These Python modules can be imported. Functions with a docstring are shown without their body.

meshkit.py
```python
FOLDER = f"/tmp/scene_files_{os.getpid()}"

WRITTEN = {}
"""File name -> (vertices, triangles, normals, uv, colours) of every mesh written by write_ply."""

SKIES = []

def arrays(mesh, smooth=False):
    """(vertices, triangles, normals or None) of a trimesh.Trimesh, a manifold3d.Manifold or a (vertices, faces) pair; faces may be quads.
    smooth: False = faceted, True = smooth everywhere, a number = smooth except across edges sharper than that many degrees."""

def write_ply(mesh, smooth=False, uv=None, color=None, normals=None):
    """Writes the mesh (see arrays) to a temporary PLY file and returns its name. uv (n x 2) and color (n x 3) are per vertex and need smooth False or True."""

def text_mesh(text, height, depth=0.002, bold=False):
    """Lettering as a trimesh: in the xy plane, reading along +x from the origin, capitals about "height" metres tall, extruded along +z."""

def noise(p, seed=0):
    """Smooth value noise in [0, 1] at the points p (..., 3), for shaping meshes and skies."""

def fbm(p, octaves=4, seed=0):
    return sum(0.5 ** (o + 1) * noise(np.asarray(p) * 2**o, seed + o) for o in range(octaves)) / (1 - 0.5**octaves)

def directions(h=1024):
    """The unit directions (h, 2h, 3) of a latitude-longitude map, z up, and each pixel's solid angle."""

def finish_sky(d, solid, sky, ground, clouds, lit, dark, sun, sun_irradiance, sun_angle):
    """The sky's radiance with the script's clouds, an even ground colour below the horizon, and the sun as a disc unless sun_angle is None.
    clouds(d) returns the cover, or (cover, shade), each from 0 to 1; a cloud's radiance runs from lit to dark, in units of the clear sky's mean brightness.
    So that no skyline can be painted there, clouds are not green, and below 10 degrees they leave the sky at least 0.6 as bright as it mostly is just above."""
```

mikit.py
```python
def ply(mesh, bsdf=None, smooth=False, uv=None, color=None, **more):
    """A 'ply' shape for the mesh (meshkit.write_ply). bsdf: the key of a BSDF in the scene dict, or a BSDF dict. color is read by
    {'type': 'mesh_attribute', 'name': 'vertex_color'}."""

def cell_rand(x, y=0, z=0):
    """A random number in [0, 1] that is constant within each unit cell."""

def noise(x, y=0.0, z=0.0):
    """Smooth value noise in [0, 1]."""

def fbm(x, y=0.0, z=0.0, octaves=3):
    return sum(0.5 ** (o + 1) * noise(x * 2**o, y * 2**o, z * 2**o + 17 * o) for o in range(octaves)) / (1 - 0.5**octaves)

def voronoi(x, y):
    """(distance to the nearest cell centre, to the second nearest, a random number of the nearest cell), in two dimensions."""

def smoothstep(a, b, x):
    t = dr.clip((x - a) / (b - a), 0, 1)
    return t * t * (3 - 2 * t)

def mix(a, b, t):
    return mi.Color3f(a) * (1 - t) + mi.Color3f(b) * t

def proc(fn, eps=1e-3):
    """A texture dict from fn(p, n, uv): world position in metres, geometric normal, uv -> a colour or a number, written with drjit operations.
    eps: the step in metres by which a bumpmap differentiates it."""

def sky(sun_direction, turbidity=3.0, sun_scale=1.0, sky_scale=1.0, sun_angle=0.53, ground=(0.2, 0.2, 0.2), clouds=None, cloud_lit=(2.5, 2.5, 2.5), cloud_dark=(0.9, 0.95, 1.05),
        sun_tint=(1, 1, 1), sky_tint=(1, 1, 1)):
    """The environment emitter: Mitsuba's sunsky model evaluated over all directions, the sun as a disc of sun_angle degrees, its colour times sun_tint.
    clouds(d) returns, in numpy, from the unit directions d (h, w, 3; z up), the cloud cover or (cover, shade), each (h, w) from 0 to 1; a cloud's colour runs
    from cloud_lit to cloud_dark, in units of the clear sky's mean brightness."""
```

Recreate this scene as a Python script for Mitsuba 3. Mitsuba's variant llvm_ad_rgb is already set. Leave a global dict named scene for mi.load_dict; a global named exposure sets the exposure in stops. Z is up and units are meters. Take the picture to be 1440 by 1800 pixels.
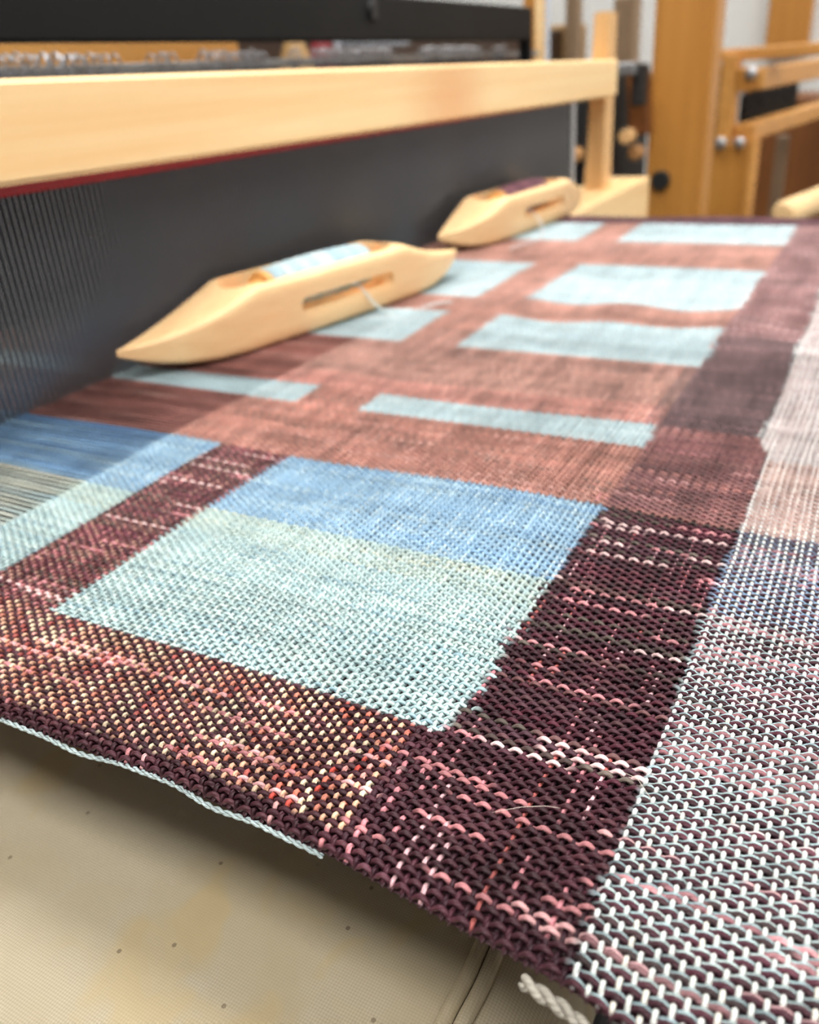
import math, numpy as np, trimesh, manifold3d as m3, mitsuba as mi, drjit as dr
import mikit, meshkit
from mikit import proc, noise, fbm, smoothstep, mix

# ---------------------------------------------------------------- units: S metres = one "cloth unit" (camera height above the cloth)
# u = along the warp (towards the weaver), v = along the weft, z = up from the cloth.  World = (S u, S v, ZC + S z)
S, ZC = 0.12, 0.80
T = mi.ScalarTransform4f
scene, labels = {}, {}
rng = np.random.default_rng(7)


def W(p):
    p = np.asarray(p, float)
    return p * S + np.array([0, 0, ZC])


# ---------------------------------------------------------------- camera
YAW, PITCH, ROLL, FPX = -0.52702, 0.47437, 0.07442, 1483.1
fw = np.array([math.sin(YAW) * math.cos(PITCH), math.cos(YAW) * math.cos(PITCH), -math.sin(PITCH)])
rt = np.array([math.cos(YAW), -math.sin(YAW), 0.0])
dn = np.cross(fw, rt)
dn2 = -math.sin(ROLL) * rt + math.cos(ROLL) * dn
cam = W([0, 0, 1])
scene['camera'] = {'type': 'thinlens', 'fov_axis': 'x', 'fov': math.degrees(2 * math.atan(720 / FPX)),
                   'aperture_radius': 0.00098, 'focus_distance': 0.172, 'near_clip': 0.01, 'far_clip': 60.0,
                   'to_world': T().look_at(origin=cam.tolist(), target=(cam + fw).tolist(), up=(-dn2).tolist())}
exposure = 1.3


def lin(c):
    c = np.asarray(c, float) / 255.0
    return np.where(c <= 0.04045, c / 12.92, ((c + 0.055) / 1.055) ** 2.4)


# ---------------------------------------------------------------- lights: fluorescent ceiling fittings
CEIL = 2.75
scene['lamp_white'] = {'type': 'twosided', 'bsdf': {'type': 'diffuse', 'reflectance': {'type': 'rgb', 'value': [.8, .8, .8]}}}
LAMPS = [(-2.6, -0.55), (-0.4, -0.55), (1.3, -0.55), (-2.6, 0.75), (-0.4, 0.75), (1.3, 0.75), (-2.6, 2.2), (-0.4, 2.2), (1.3, 2.2)]
POWER = [0.6, 6.2, 5.0, 0.6, 3.8, 3.4, 1.4, 3.4, 3.2]


def bsdf(name, base, rough=0.5, spec=0.5, metallic=0.0, bump=None, bscale=1e-4, eps=2e-4, **more):
    d = {'type': 'principled', 'base_color': base if isinstance(base, dict) else {'type': 'rgb', 'value': [float(x) for x in base]},
         'roughness': rough, 'specular': spec, 'metallic': metallic, **more}
    if bump is not None:
        d = {'type': 'bumpmap', 'arbitrary': proc(bump, eps), 'scale': bscale, 'bsdf': d}
    scene[name] = {'type': 'twosided', 'bsdf': d}


def wood(name, a, b, axis, freq=220.0, rough=0.45, spec=0.4, extra=None):
    la, lb = lin(a).tolist(), lin(b).tolist()

    def fn(p, n, uv):
        q = [p.x, p.y, p.z]
        s = [1.0, 1.0, 1.0]
        s[axis] = 0.045
        g = fbm(q[0] * freq * s[0] + 3, q[1] * freq * s[1] + 5, q[2] * freq * s[2] + 9, 3)
        big = noise(q[0] * 14 * (0.3 if axis == 0 else 1), q[1] * 14 * (0.3 if axis == 1 else 1), q[2] * 14 * (0.3 if axis == 2 else 1) + 31)
        c = mix(la, lb, dr.clip(g * 0.75 + big * 0.5 - 0.15, 0, 1))
        return extra(c, p) if extra else c
    bsdf(name, proc(fn), rough, spec)


def add(key, mesh, mat, smooth=False, label=None, cat=None, group=None, kind=None):
    scene[key] = mikit.ply(mesh, mat, smooth=smooth)
    note(key, label, cat, group, kind)


def note(key, label=None, cat=None, group=None, kind=None):
    d = {k: v for k, v in (('label', label), ('category', cat), ('group', group), ('kind', kind)) if v}
    if d:
        labels[key] = d


def num(base, k):
    return base if k == 0 else f'{base}_{k:03d}'


def cb(u0, u1, v0, v1, z0, z1, c=0.01, shear=None):
    """A box with chamfered edges, in cloth units."""
    pts = []
    lo, hi = np.array([u0, v0, z0], float), np.array([u1, v1, z1], float)
    c = min(c, 0.45 * float((hi - lo).min()))
    for i in range(8):
        corner = np.array([hi[k] if i >> k & 1 else lo[k] for k in range(3)])
        inw = np.where(corner == hi, -1.0, 1.0) * c
        for k in range(3):
            q = corner + inw
            q[k] = corner[k]
            pts.append(q)
    pts = np.array(pts)
    if shear:
        pts = shear(pts)
    return trimesh.convex.convex_hull(W(pts))


def beam(a, b, w, h, c=0.01):
    """A chamfered bar of width w and height h between two points (cloth units)."""
    a, b = np.asarray(a, float), np.asarray(b, float)
    L = np.linalg.norm(b - a)
    t = (b - a) / L
    s = np.cross(t, [0, 0, 1.0]); s /= np.linalg.norm(s)
    up = np.cross(s, t)
    box = cb(-w / 2, w / 2, 0, L, -h / 2, h / 2, c)
    v = (np.array(box.vertices) - [0, 0, ZC]) / S
    box.vertices = W(a + v[:, :1] * s + v[:, 1:2] * t + v[:, 2:] * up)
    return box


def rod(pts, r, sides=12, cap=True):
    """A round tube through points (cloth units)."""
    p = np.asarray(pts, float)
    r = np.broadcast_to(np.asarray(r, float), (len(p),)).copy()
    if cap:
        p = np.vstack([p[:1], p, p[-1:]]); r = np.r_[1e-5, r, 1e-5]
    t = np.gradient(p, axis=0)
    t[0] = t[1] if cap else t[0]; t[-1] = t[-2] if cap else t[-1]
    if cap:
        t[1] = p[2] - p[1]; t[-2] = p[-2] - p[-3]; t[0] = t[1]; t[-1] = t[-2]
    t /= np.linalg.norm(t, axis=1, keepdims=True) + 1e-12
    a = np.cross(t, np.where(np.abs(t[:, 2:]) < 0.9, [0, 0, 1.0], [1.0, 0, 0]))
    a /= np.linalg.norm(a, axis=1, keepdims=True) + 1e-12
    b = np.cross(t, a)
    th = np.arange(sides) * 2 * np.pi / sides
    v = p[:, None] + r[:, None, None] * (np.cos(th)[None, :, None] * a[:, None] + np.sin(th)[None, :, None] * b[:, None])
    i, j = np.meshgrid(np.arange(len(p) - 1), np.arange(sides), indexing='ij')
    q = np.stack([i * sides + j, i * sides + (j + 1) % sides, (i + 1) * sides + (j + 1) % sides, (i + 1) * sides + j], -1).reshape(-1, 4)
    f = np.vstack([q[:, [0, 1, 2]], q[:, [0, 2, 3]]])
    return trimesh.Trimesh(W(v.reshape(-1, 3)), f, process=False)


# ---------------------------------------------------------------- materials
wood('maple', (251, 222, 172), (238, 190, 130), 1, 160,
     extra=lambda c, p: mix(c, mi.Color3f(0.72, 0.27, 0.10), 0.5 * smoothstep(0.05, 0.0, dr.sqrt(dr.square((p.y - 0.62) * 0.55) + dr.square(p.z - 0.905)))))
wood('maple_mid', (232, 190, 136), (210, 160, 104), 2, 160)
wood('maple_dark', (206, 158, 104), (170, 118, 72), 2, 160)
wood('beech', (244, 208, 158), (228, 180, 128), 1, 300, rough=0.38, spec=0.5)
wood('post_oak', (196, 138, 66), (166, 108, 44), 2, 90, rough=0.4)
wood('rail_oak', (214, 158, 88), (184, 124, 58), 1, 90, rough=0.4)
wood('brown_wood', (128, 78, 36), (86, 46, 18), 2, 60)
wood('dark_brown', (70, 46, 30), (46, 30, 20), 1, 60)
wood('grey_wood', (150, 124, 98), (118, 96, 76), 2, 60)
wood('tan_wood', (176, 140, 92), (146, 110, 66), 2, 60)
wood('bobbin_wood', (232, 176, 104), (204, 142, 74), 1, 300)
bsdf('dent_steel', lin((128, 129, 133)), rough=0.3, spec=0.5, metallic=0.65)
bsdf('grey_metal', lin((150, 152, 156)), rough=0.4, metallic=0.8)
bsdf('bright_metal', lin((205, 208, 214)), rough=0.3, metallic=0.9)
bsdf('black_metal', proc(lambda p, n, uv: mix((0.008, 0.009, 0.010), (0.014, 0.014, 0.015), fbm(p.x * 20, p.y * 20, p.z * 20))), rough=0.5, spec=0.12)
bsdf('heddle_steel', lin((200, 200, 206)), rough=0.32, metallic=0.85)
bsdf('dark_steel', lin((42, 42, 44)), rough=0.5, metallic=0.3)
bsdf('red_tape', lin((150, 8, 24)), rough=0.4)
bsdf('white_plastic', lin((205, 212, 226)), rough=0.35)
bsdf('black_rubber', lin((20, 20, 21)), rough=0.7)
bsdf('crimson', lin((120, 24, 34)), rough=0.6)
bsdf('wall_paint', proc(lambda p, n, uv: mix((0.70, 0.70, 0.69), (0.78, 0.78, 0.77), fbm(p.x * 3, p.y * 3, p.z * 3))), rough=0.9, spec=0.2)
bsdf('ceiling_paint', (0.8, 0.8, 0.79), rough=0.9, spec=0.2)
bsdf('floor_vinyl', proc(lambda p, n, uv: mix((0.05, 0.045, 0.04), (0.09, 0.08, 0.07), fbm(p.x * 9, p.y * 9, 0.0))), rough=0.6)
# yarn: colour per vertex, two plies twisted round each other as relief
bsdf('yarn', {'type': 'mesh_attribute', 'name': 'vertex_color'}, rough=0.55, spec=0.35, sheen=0.3,
     bump=lambda p, n, uv: dr.abs(dr.sin(math.pi * (uv.x * 2 + uv.y))) + 0.35 * noise(uv.x * 12 + uv.y * 6, uv.y * 1.5), bscale=2.2e-4, eps=4e-5)
bsdf('yarn_soft', {'type': 'mesh_attribute', 'name': 'vertex_color'}, rough=0.6, spec=0.3)


def canvas_colour(p, n, uv):
    a, b = p.x * 4600.0, p.y * 4600.0
    w = dr.sin(a + b) * dr.sin(a - b)
    base = mix(lin((150, 139, 118)).tolist(), lin((178, 167, 144)).tolist(), dr.clip(0.5 + 0.45 * w, 0, 1))
    wx, wy = p.x + 0.012 * fbm(p.x * 90, p.y * 90, 1.0, 2), p.y + 0.012 * fbm(p.x * 90, p.y * 90, 5.0, 2)
    big = fbm(wx * 30, wy * 30, 3.0, 4)
    base = mix(base, lin((158, 143, 114)).tolist(), 0.5 * smoothstep(0.45, 0.75, big))
    blot = fbm(wx * 55 + 7, wy * 55, 8.0, 4)
    base = mix(base, lin((168, 146, 100)).tolist(), 0.45 * smoothstep(0.60, 0.78, blot))
    first, second, which = mikit.voronoi(p.x * 75, p.y * 75)
    return mix(base, lin((110, 96, 76)).tolist(), 0.8 * smoothstep(0.05, 0.03, first) * smoothstep(0.55, 0.65, which))


bsdf('canvas', proc(canvas_colour), rough=0.45, spec=0.45,
     bump=lambda p, n, uv: 0.5 + 0.5 * dr.sin((p.x + p.y) * 4600.0) * dr.sin((p.x - p.y) * 4600.0), bscale=6e-5, eps=4e-5)

# ---------------------------------------------------------------- the room
X0, X1, Y0, Y1 = -4.6, 2.6, -2.2, 3.0


def slab(x0, x1, y0, y1, z0, z1):
    return trimesh.creation.box(bounds=[[x0, y0, z0], [x1, y1, z1]])


add('floor', slab(X0, X1, Y0, Y1, -0.1, 0), 'floor_vinyl', kind='structure', label='dark vinyl floor of the weaving studio')
add('ceiling', slab(X0, X1, Y0, Y1, CEIL, CEIL + 0.1), 'ceiling_paint', kind='structure', label='white ceiling of the studio')
add('wall_back', slab(X0, X1, Y1, Y1 + 0.1, 0, CEIL), 'wall_paint', kind='structure', label='white painted wall behind the looms')
add('wall_left', slab(X0 - 0.1, X0, Y0, Y1, 0, CEIL), 'wall_paint', kind='structure', label='white side wall behind the shafts')
add('wall_right', slab(X1, X1 + 0.1, Y0, Y1, 0, CEIL), 'wall_paint', kind='structure', label='white wall on the weaver side')
add('wall_front', slab(X0, X1, Y0 - 0.1, Y0, 0, CEIL), 'wall_paint', kind='structure', label='white wall behind the camera')
for k, ((lx, ly), pw) in enumerate(zip(LAMPS, POWER)):
    key = num('ceiling_light', k)
    add(key + '__frame', trimesh.util.concatenate([slab(lx - .63, lx + .63, ly - .32, ly - .30, CEIL - .06, CEIL), slab(lx - .63, lx + .63, ly + .30, ly + .32, CEIL - .06, CEIL),
                                                   slab(lx - .63, lx - .60, ly - .30, ly + .30, CEIL - .06, CEIL), slab(lx + .60, lx + .63, ly - .30, ly + .30, CEIL - .06, CEIL)]), 'lamp_white')
    v = np.array([[-.6, -.3, 0], [.6, -.3, 0], [.6, .3, 0], [-.6, .3, 0]]) + [lx, ly, CEIL - .04]
    scene[key + '__diffuser'] = mikit.ply((v, np.array([[0, 2, 1], [0, 3, 2]])), 'lamp_white')
    scene[key + '__diffuser']['emitter'] = {'type': 'area', 'radiance': {'type': 'rgb', 'value': [pw, pw * 0.985, pw * 0.94]}}
    note(key, 'rectangular fluorescent ceiling light of the studio', 'ceiling light', 'fluorescent ceiling lights')

# ---------------------------------------------------------------- the cloth
PV, PU = 0.0108, 0.0165                 # warp and weft pitch
VS = 0.694                              # selvedge
FELL, REED, U3 = -1.972, -2.69, -0.200
U_0, U_1, U_2 = -1.770, -1.510, -0.531
ROWS = [(0.970, 1.884), (2.281, 2.455), (3.064, 3.552), (3.862, 4.698), (5.387, 6.065)]
VEND, UEND = 6.46, 1.05
NW = int((VEND - VS) / PV)
NJ = int((0.17 - FELL) / PU)


def sel(u):                             # the selvedge wanders a little
    return np.interp(u, [-2.7, -1.32, -0.91, -0.6, -0.363, -0.198, -0.146, 0.1, 0.6], [.69, .692, .706, .694, .664, .646, .630, .60, .58]) - VS


def draw(u, v):
    return sel(u) * np.exp(-np.maximum(v - VS, 0) / 0.14)


def macro(u, v):
    z = 0.014 * np.sin(2 * np.pi * (u + 0.1) / 0.52) * np.exp(-((v - 3.72) / 0.22) ** 2) * (u > -1.6)
    z = z + 0.006 * np.sin(u * 5 + v * 3) * np.sin(v * 4.1)
    z = z - 0.020 * np.exp(-np.maximum(v - VS, 0) / 0.02)
    z = z - 0.03 * np.exp(-np.maximum(VEND - v, 0) / 0.05)
    roll = np.maximum(u - 0.70, 0)      # over the breast beam
    return z - np.where(roll > 0, 0.22 - np.sqrt(np.maximum(0.22 ** 2 - np.minimum(roll, 0.215) ** 2, 0)), 0) - np.maximum(roll - 0.215, 0) * 3


def ucol(v):                            # edge of the pale end: a small jog half way up
    return U3 - 0.036 * ((v > 2.34) * np.clip((v - 2.34) / 0.12, 0, 1)) + 0.004 * np.sin(v * 7)


def row_of(v):
    r = np.full(np.shape(v), -1)
    for k, (a, b) in enumerate(ROWS):
        r = np.where((v > a) & (v < b), k, r)
    return r


def blue_mask(u, v, jit=0.0):
    a = np.asarray(jit) * 0.25
    return (row_of(v) >= 0) & (((u + a > U_1) & (u + jit < U_2)) | (u + a < U_0))


WARM, ROSE = (214, 176, 160), (176, 146, 146)
TINT = {'w_brick': (WARM, .26), 'w_salmon': (WARM, .26), 'w_taupe': (WARM, .22), 'w_far': (WARM, .25), 'f_brick': (WARM, .25), 'f_far': (WARM, .2), 'w_gap': (WARM, .12),
        'w_mauve': (ROSE, .26), 'f_mauve': (ROSE, .26), 'w_brick_c': (ROSE, .25), 'w_far_c': (ROSE, .15)}
P = {}                                   # palettes: sRGB colours with weights


def pal(name, *cw):
    c = np.array([lin(x[:3]) for x in cw]); w = np.cumsum([x[3] for x in cw])
    if name in TINT:
        t, a = TINT[name]
        c = c * (1 - a) + lin(t) * a
    P[name] = (c, w / w[-1])


pal('w_front', (60, 24, 36, 5), (76, 32, 46, 3), (92, 46, 54, 1.5), (206, 124, 130, 1.0), (230, 164, 166, .8))
pal('w_row1', (72, 30, 44, 4), (98, 38, 56, 2.4), (86, 72, 66, 2.2), (122, 60, 70, 1.4), (226, 186, 186, .8), (206, 128, 136, .9))
pal('w_corner', (62, 24, 38, 5), (96, 34, 54, 2.6), (88, 76, 68, 2), (130, 66, 76, 1), (232, 190, 190, 1.1), (214, 134, 142, 1.0))
pal('w_brick', (176, 90, 76, 3), (150, 70, 62, 2.5), (204, 120, 98, 2.5), (104, 50, 46, 1.6), (228, 160, 150, .6))
pal('w_brick_c', (128, 56, 64, 3), (162, 90, 86, 2.5), (96, 46, 52, 2.2), (218, 150, 150, .9), (190, 110, 100, 1.2))
pal('w_salmon', (186, 100, 92, 3), (170, 86, 82, 2.5), (206, 132, 118, 2), (140, 76, 72, 1))
pal('w_taupe', (160, 110, 96, 3), (138, 84, 80, 2.5), (188, 140, 124, 2), (118, 76, 72, 1.2))
pal('w_mauve', (86, 56, 64, 3), (110, 76, 82, 3), (68, 44, 52, 2), (158, 112, 120, 1))
pal('w_far', (172, 104, 88, 3), (188, 124, 106, 2.5), (154, 90, 80, 1.5))
pal('w_far_c', (150, 100, 102, 3), (172, 124, 122, 2.5), (128, 82, 86, 2), (206, 164, 166, 1))
pal('w_edge', (96, 54, 66, 3), (112, 70, 80, 2), (80, 44, 58, 2))
pal('w_gap', (150, 78, 72, 3), (128, 66, 62, 3), (172, 100, 92, 2), (196, 136, 128, .8))
pal('f_peach', (232, 168, 132, 3.5), (240, 208, 170, 2.6), (212, 122, 96, 2.2), (186, 84, 76, .7), (226, 146, 136, 1.2))
pal('f_red', (206, 62, 46, 3), (226, 110, 84, 3), (238, 190, 150, 2))
pal('f_plum', (60, 26, 40, 6), (84, 36, 52, 2), (216, 128, 140, 1.3), (236, 176, 186, .6), (192, 90, 86, .5))
pal('f_strip', (156, 90, 88, 3), (190, 134, 118, 2.4), (112, 62, 62, 2.6), (214, 126, 130, 1.8))
pal('f_brick', (184, 104, 90, 3), (208, 136, 118, 2.4), (150, 78, 70, 2), (230, 164, 152, .9))
pal('f_mauve', (110, 66, 74, 3), (140, 92, 98, 2), (88, 52, 60, 2), (206, 152, 160, .8))
pal('f_far', (178, 112, 98, 3), (194, 134, 120, 2.4), (214, 160, 156, .8))
pal('b_aqua', (184, 214, 214, 4), (164, 200, 207, 3), (202, 226, 222, 2), (146, 184, 198, 1.4))
pal('b_sage', (186, 208, 200, 3), (172, 204, 206, 2), (200, 210, 192, 1.2))
pal('b_sky', (140, 186, 220, 5), (120, 168, 210, 2.6), (172, 208, 230, 2.4))
pal('b_far', (184, 209, 217, 5), (170, 198, 210, 3), (202, 220, 226, 2))
pal('b_deep', (112, 162, 206, 4), (92, 142, 194, 3), (150, 194, 224, 1.4))
pal('b_sand', (186, 192, 178, 4), (164, 178, 174, 3), (206, 204, 184, 2), (136, 158, 164, 1))
pal('g_aqua', (200, 224, 224, 5), (184, 214, 218, 3), (216, 234, 232, 2))
pal('g_sky', (166, 204, 228, 5), (148, 190, 220, 3), (200, 224, 234, 1.6))
pal('g_far', (198, 217, 224, 5), (212, 227, 231, 3))
pal('white_far', (228, 220, 218, 4), (212, 206, 208, 3), (236, 232, 228, 2), (206, 188, 186, 1.5))
pal('white', (246, 250, 246, 5), (236, 244, 244, 3), (250, 244, 232, 1.2))
pal('l_dark', (58, 24, 36, 5), (84, 32, 50, 3), (108, 50, 66, 1.6), (214, 140, 148, .9), (70, 56, 54, 1.2))
pal('l_peach', (206, 160, 146, 4), (190, 142, 132, 3), (222, 186, 172, 2), (168, 120, 116, 1))
pal('l_grey', (206, 184, 184, 3), (188, 160, 162, 2), (222, 206, 206, 2))
pal('p_aqua', (170, 196, 200, 4), (150, 178, 188, 3), (190, 212, 214, 2), (226, 170, 176, .5))
pal('p_sky', (140, 184, 222, 4), (116, 164, 210, 3), (174, 206, 230, 2))
pal('p_far', (206, 216, 218, 4), (190, 204, 210, 2), (222, 226, 226, 2))
NAMES = list(P)


def pick(region, r):
    """region: array of palette indices, r: random numbers -> linear colours."""
    out = np.zeros(region.shape + (3,))
    for k in np.unique(region):
        c, w = P[NAMES[k]]
        m = region == k
        out[m] = c[np.minimum(np.searchsorted(w, r[m]), len(w) - 1)]
    lum = out @ np.array([.2126, .7152, .0722])
    return lum[..., None] * (1 - SAT) + out * SAT


SAT = 0.80


def sel_pal(default, *rules):
    out = np.full(rules[0][0].shape, NAMES.index(default))
    for cond, name in rules:
        out = np.where(cond, NAMES.index(name), out)
    return out


def warp_pal(u, v, jit):
    b, c = blue_mask(u, v, jit), u > U_2
    r = sel_pal('w_front', (v > 0.97, 'w_row1'), ((v > 0.97) & c, 'w_corner'), (v > 1.884, 'w_brick'), ((v > 1.884) & c, 'w_brick_c'),
                ((v > 2.455), 'w_salmon'), (v > 2.62, 'w_taupe'), ((v > 2.45) & c, 'w_mauve'), ((v > 3.3) & ~c, 'w_far'), ((v > 3.46) & c, 'w_far_c'), (v > 6.065, 'w_edge'),
                ((u < FELL - 0.02) & (v > 1.884) & (v < 3.3), 'w_gap'))
    bl = sel_pal('b_aqua', (v > 1.40, 'b_sage'), (v > 1.50, 'b_sky'), (v > 2.2, 'b_far'), ((u < FELL - 0.01) & (v < 1.52), 'b_sand'), ((u < FELL - 0.01) & (v > 1.50) & (v < 1.9), 'b_deep'))
    r = np.where(b, bl, r)
    pale = u + jit * 0.4 > ucol(v)
    pp = sel_pal('p_aqua', (v > 1.50, 'p_sky'), (v > 1.884, 'p_far'))
    return np.where(pale, pp, r)


def weft_pal(u, v, jit, red):
    b, c = blue_mask(u, v), u > U_2 - 0.05
    r = sel_pal('f_peach', (red & (v < 0.97), 'f_red'), (v < 0.722, 'w_front'), (v > 0.97, 'f_strip'), (c & (v < 1.95), 'f_plum'), ((v > 1.884) & ~c, 'f_brick'), ((v > 1.95) & c, 'f_brick'),
                ((v > 2.45) & c, 'f_mauve'), (v > 3.3, 'f_far'), (v > 6.065, 'w_edge'))
    bl = sel_pal('g_aqua', (v > 1.50, 'g_sky'), (v > 1.9, 'g_far'))
    return np.where(b, bl, r)


def segments(x, lo, hi, length, r):
    """A random number per stretch of a yarn; the stretches follow one another along x."""
    n = int((hi - lo) / (length * 0.5)) + 4
    cuts = lo + np.cumsum(r.uniform(0.4, 1.6, n) * length)
    return r.random(n + 1)[np.searchsorted(cuts, x)]


def blur_cols(col, k):
    if k < 2:
        return col
    ker = np.ones(k) / k
    pad = np.pad(col, ((k // 2, k - 1 - k // 2), (0, 0)), mode='edge')
    return np.stack([np.convolve(pad[:, i], ker, 'valid') for i in range(3)], 1)


def yarn(c, lateral, ra, rb, sides, col, pitch=0.02):
    """A tube with elliptic section: arrays for write_ply (cloth units in, metres out)."""
    n = len(c)
    t = np.gradient(c, axis=0); t /= np.linalg.norm(t, axis=1, keepdims=True)
    a = lateral - t * (t @ lateral)[:, None]; a /= np.linalg.norm(a, axis=1, keepdims=True)
    b = np.cross(t, a)
    flip = b[len(b) // 2, 2] < 0                 # keep b upwards: the seam of the tube lies underneath
    b = -b if flip else b
    th = -np.pi / 2 + (np.arange(sides) + 0.5) * 2 * np.pi / sides
    co, si = np.cos(th)[None, :, None], np.sin(th)[None, :, None]
    ra, rb = np.broadcast_to(ra, (n,)).copy(), np.broadcast_to(rb, (n,)).copy()
    ra[[0, -1]] *= 0.1; rb[[0, -1]] *= 0.1
    v = c[:, None] + a[:, None] * co * ra[:, None, None] + b[:, None] * si * rb[:, None, None]
    nn = a[:, None] * co * rb[:, None, None] + b[:, None] * si * ra[:, None, None]
    nn /= np.linalg.norm(nn, axis=2, keepdims=True)
    i, j = np.meshgrid(np.arange(n - 1), np.arange(sides), indexing='ij')
    q = np.stack([i * sides + j, i * sides + (j + 1) % sides, (i + 1) * sides + (j + 1) % sides, (i + 1) * sides + j], -1).reshape(-1, 4)
    f = np.vstack([q[:, [0, 1, 2]], q[:, [0, 2, 3]]])
    k = n // 2
    if np.dot(np.cross(v[k, 1] - v[k, 0], v[k + 1, 1] - v[k, 0]), nn[k, 0] + nn[k, 1]) < 0:
        f = f[:, ::-1]
    L = np.r_[0, np.cumsum(np.linalg.norm(np.diff(c, axis=0), axis=1))] / pitch
    uv = np.stack([np.broadcast_to(np.arange(sides) / sides, (n, sides)), np.broadcast_to(L[:, None], (n, sides))], -1)
    return W(v.reshape(-1, 3)), f, nn.reshape(-1, 3), uv.reshape(-1, 2), np.repeat(col, sides, axis=0)


def put(key, parts, mat='yarn'):
    vs, fs, ns, us, cs, at = [], [], [], [], [], 0
    for v, f, n, uv, c in parts:
        vs.append(v); fs.append(f + at); ns.append(n); us.append(uv); cs.append(c); at += len(v)
    path = meshkit.write_ply((np.vstack(vs), np.vstack(fs)), False, np.vstack(us), np.clip(np.vstack(cs), 0.004, 0.93), normals=np.vstack(ns))
    scene[key] = {'type': 'ply', 'filename': path, 'face_normals': False, 'bsdf': {'type': 'ref', 'id': mat}}


def samples(lo, hi, origin, pitch, per):
    k0, k1 = math.ceil((lo - origin) / pitch * per), math.floor((hi - origin) / pitch * per)
    return origin + np.arange(k0, k1 + 1) * pitch / per


def face(u, v):
    """1 where the warp covers the weft (the dark corner and the pale end), 0 in even plain weave."""
    return np.clip((u - (U_2 - 0.02)) / 0.08, 0, 1) * (~blue_mask(u, v)) * 0.9


GAIN = 0.88


def dye(u, v, blue):
    a = meshkit.fbm(np.stack([u * 5.0, v * 16.0, 0 * u], -1), 3, 3) - 0.5
    b = meshkit.fbm(np.stack([u * 30.0, v * 4.0, 0 * u + 5], -1), 3, 4) - 0.5
    return (1 + np.where(blue, 0.32, 0.75) * (a + b))[..., None]



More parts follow.
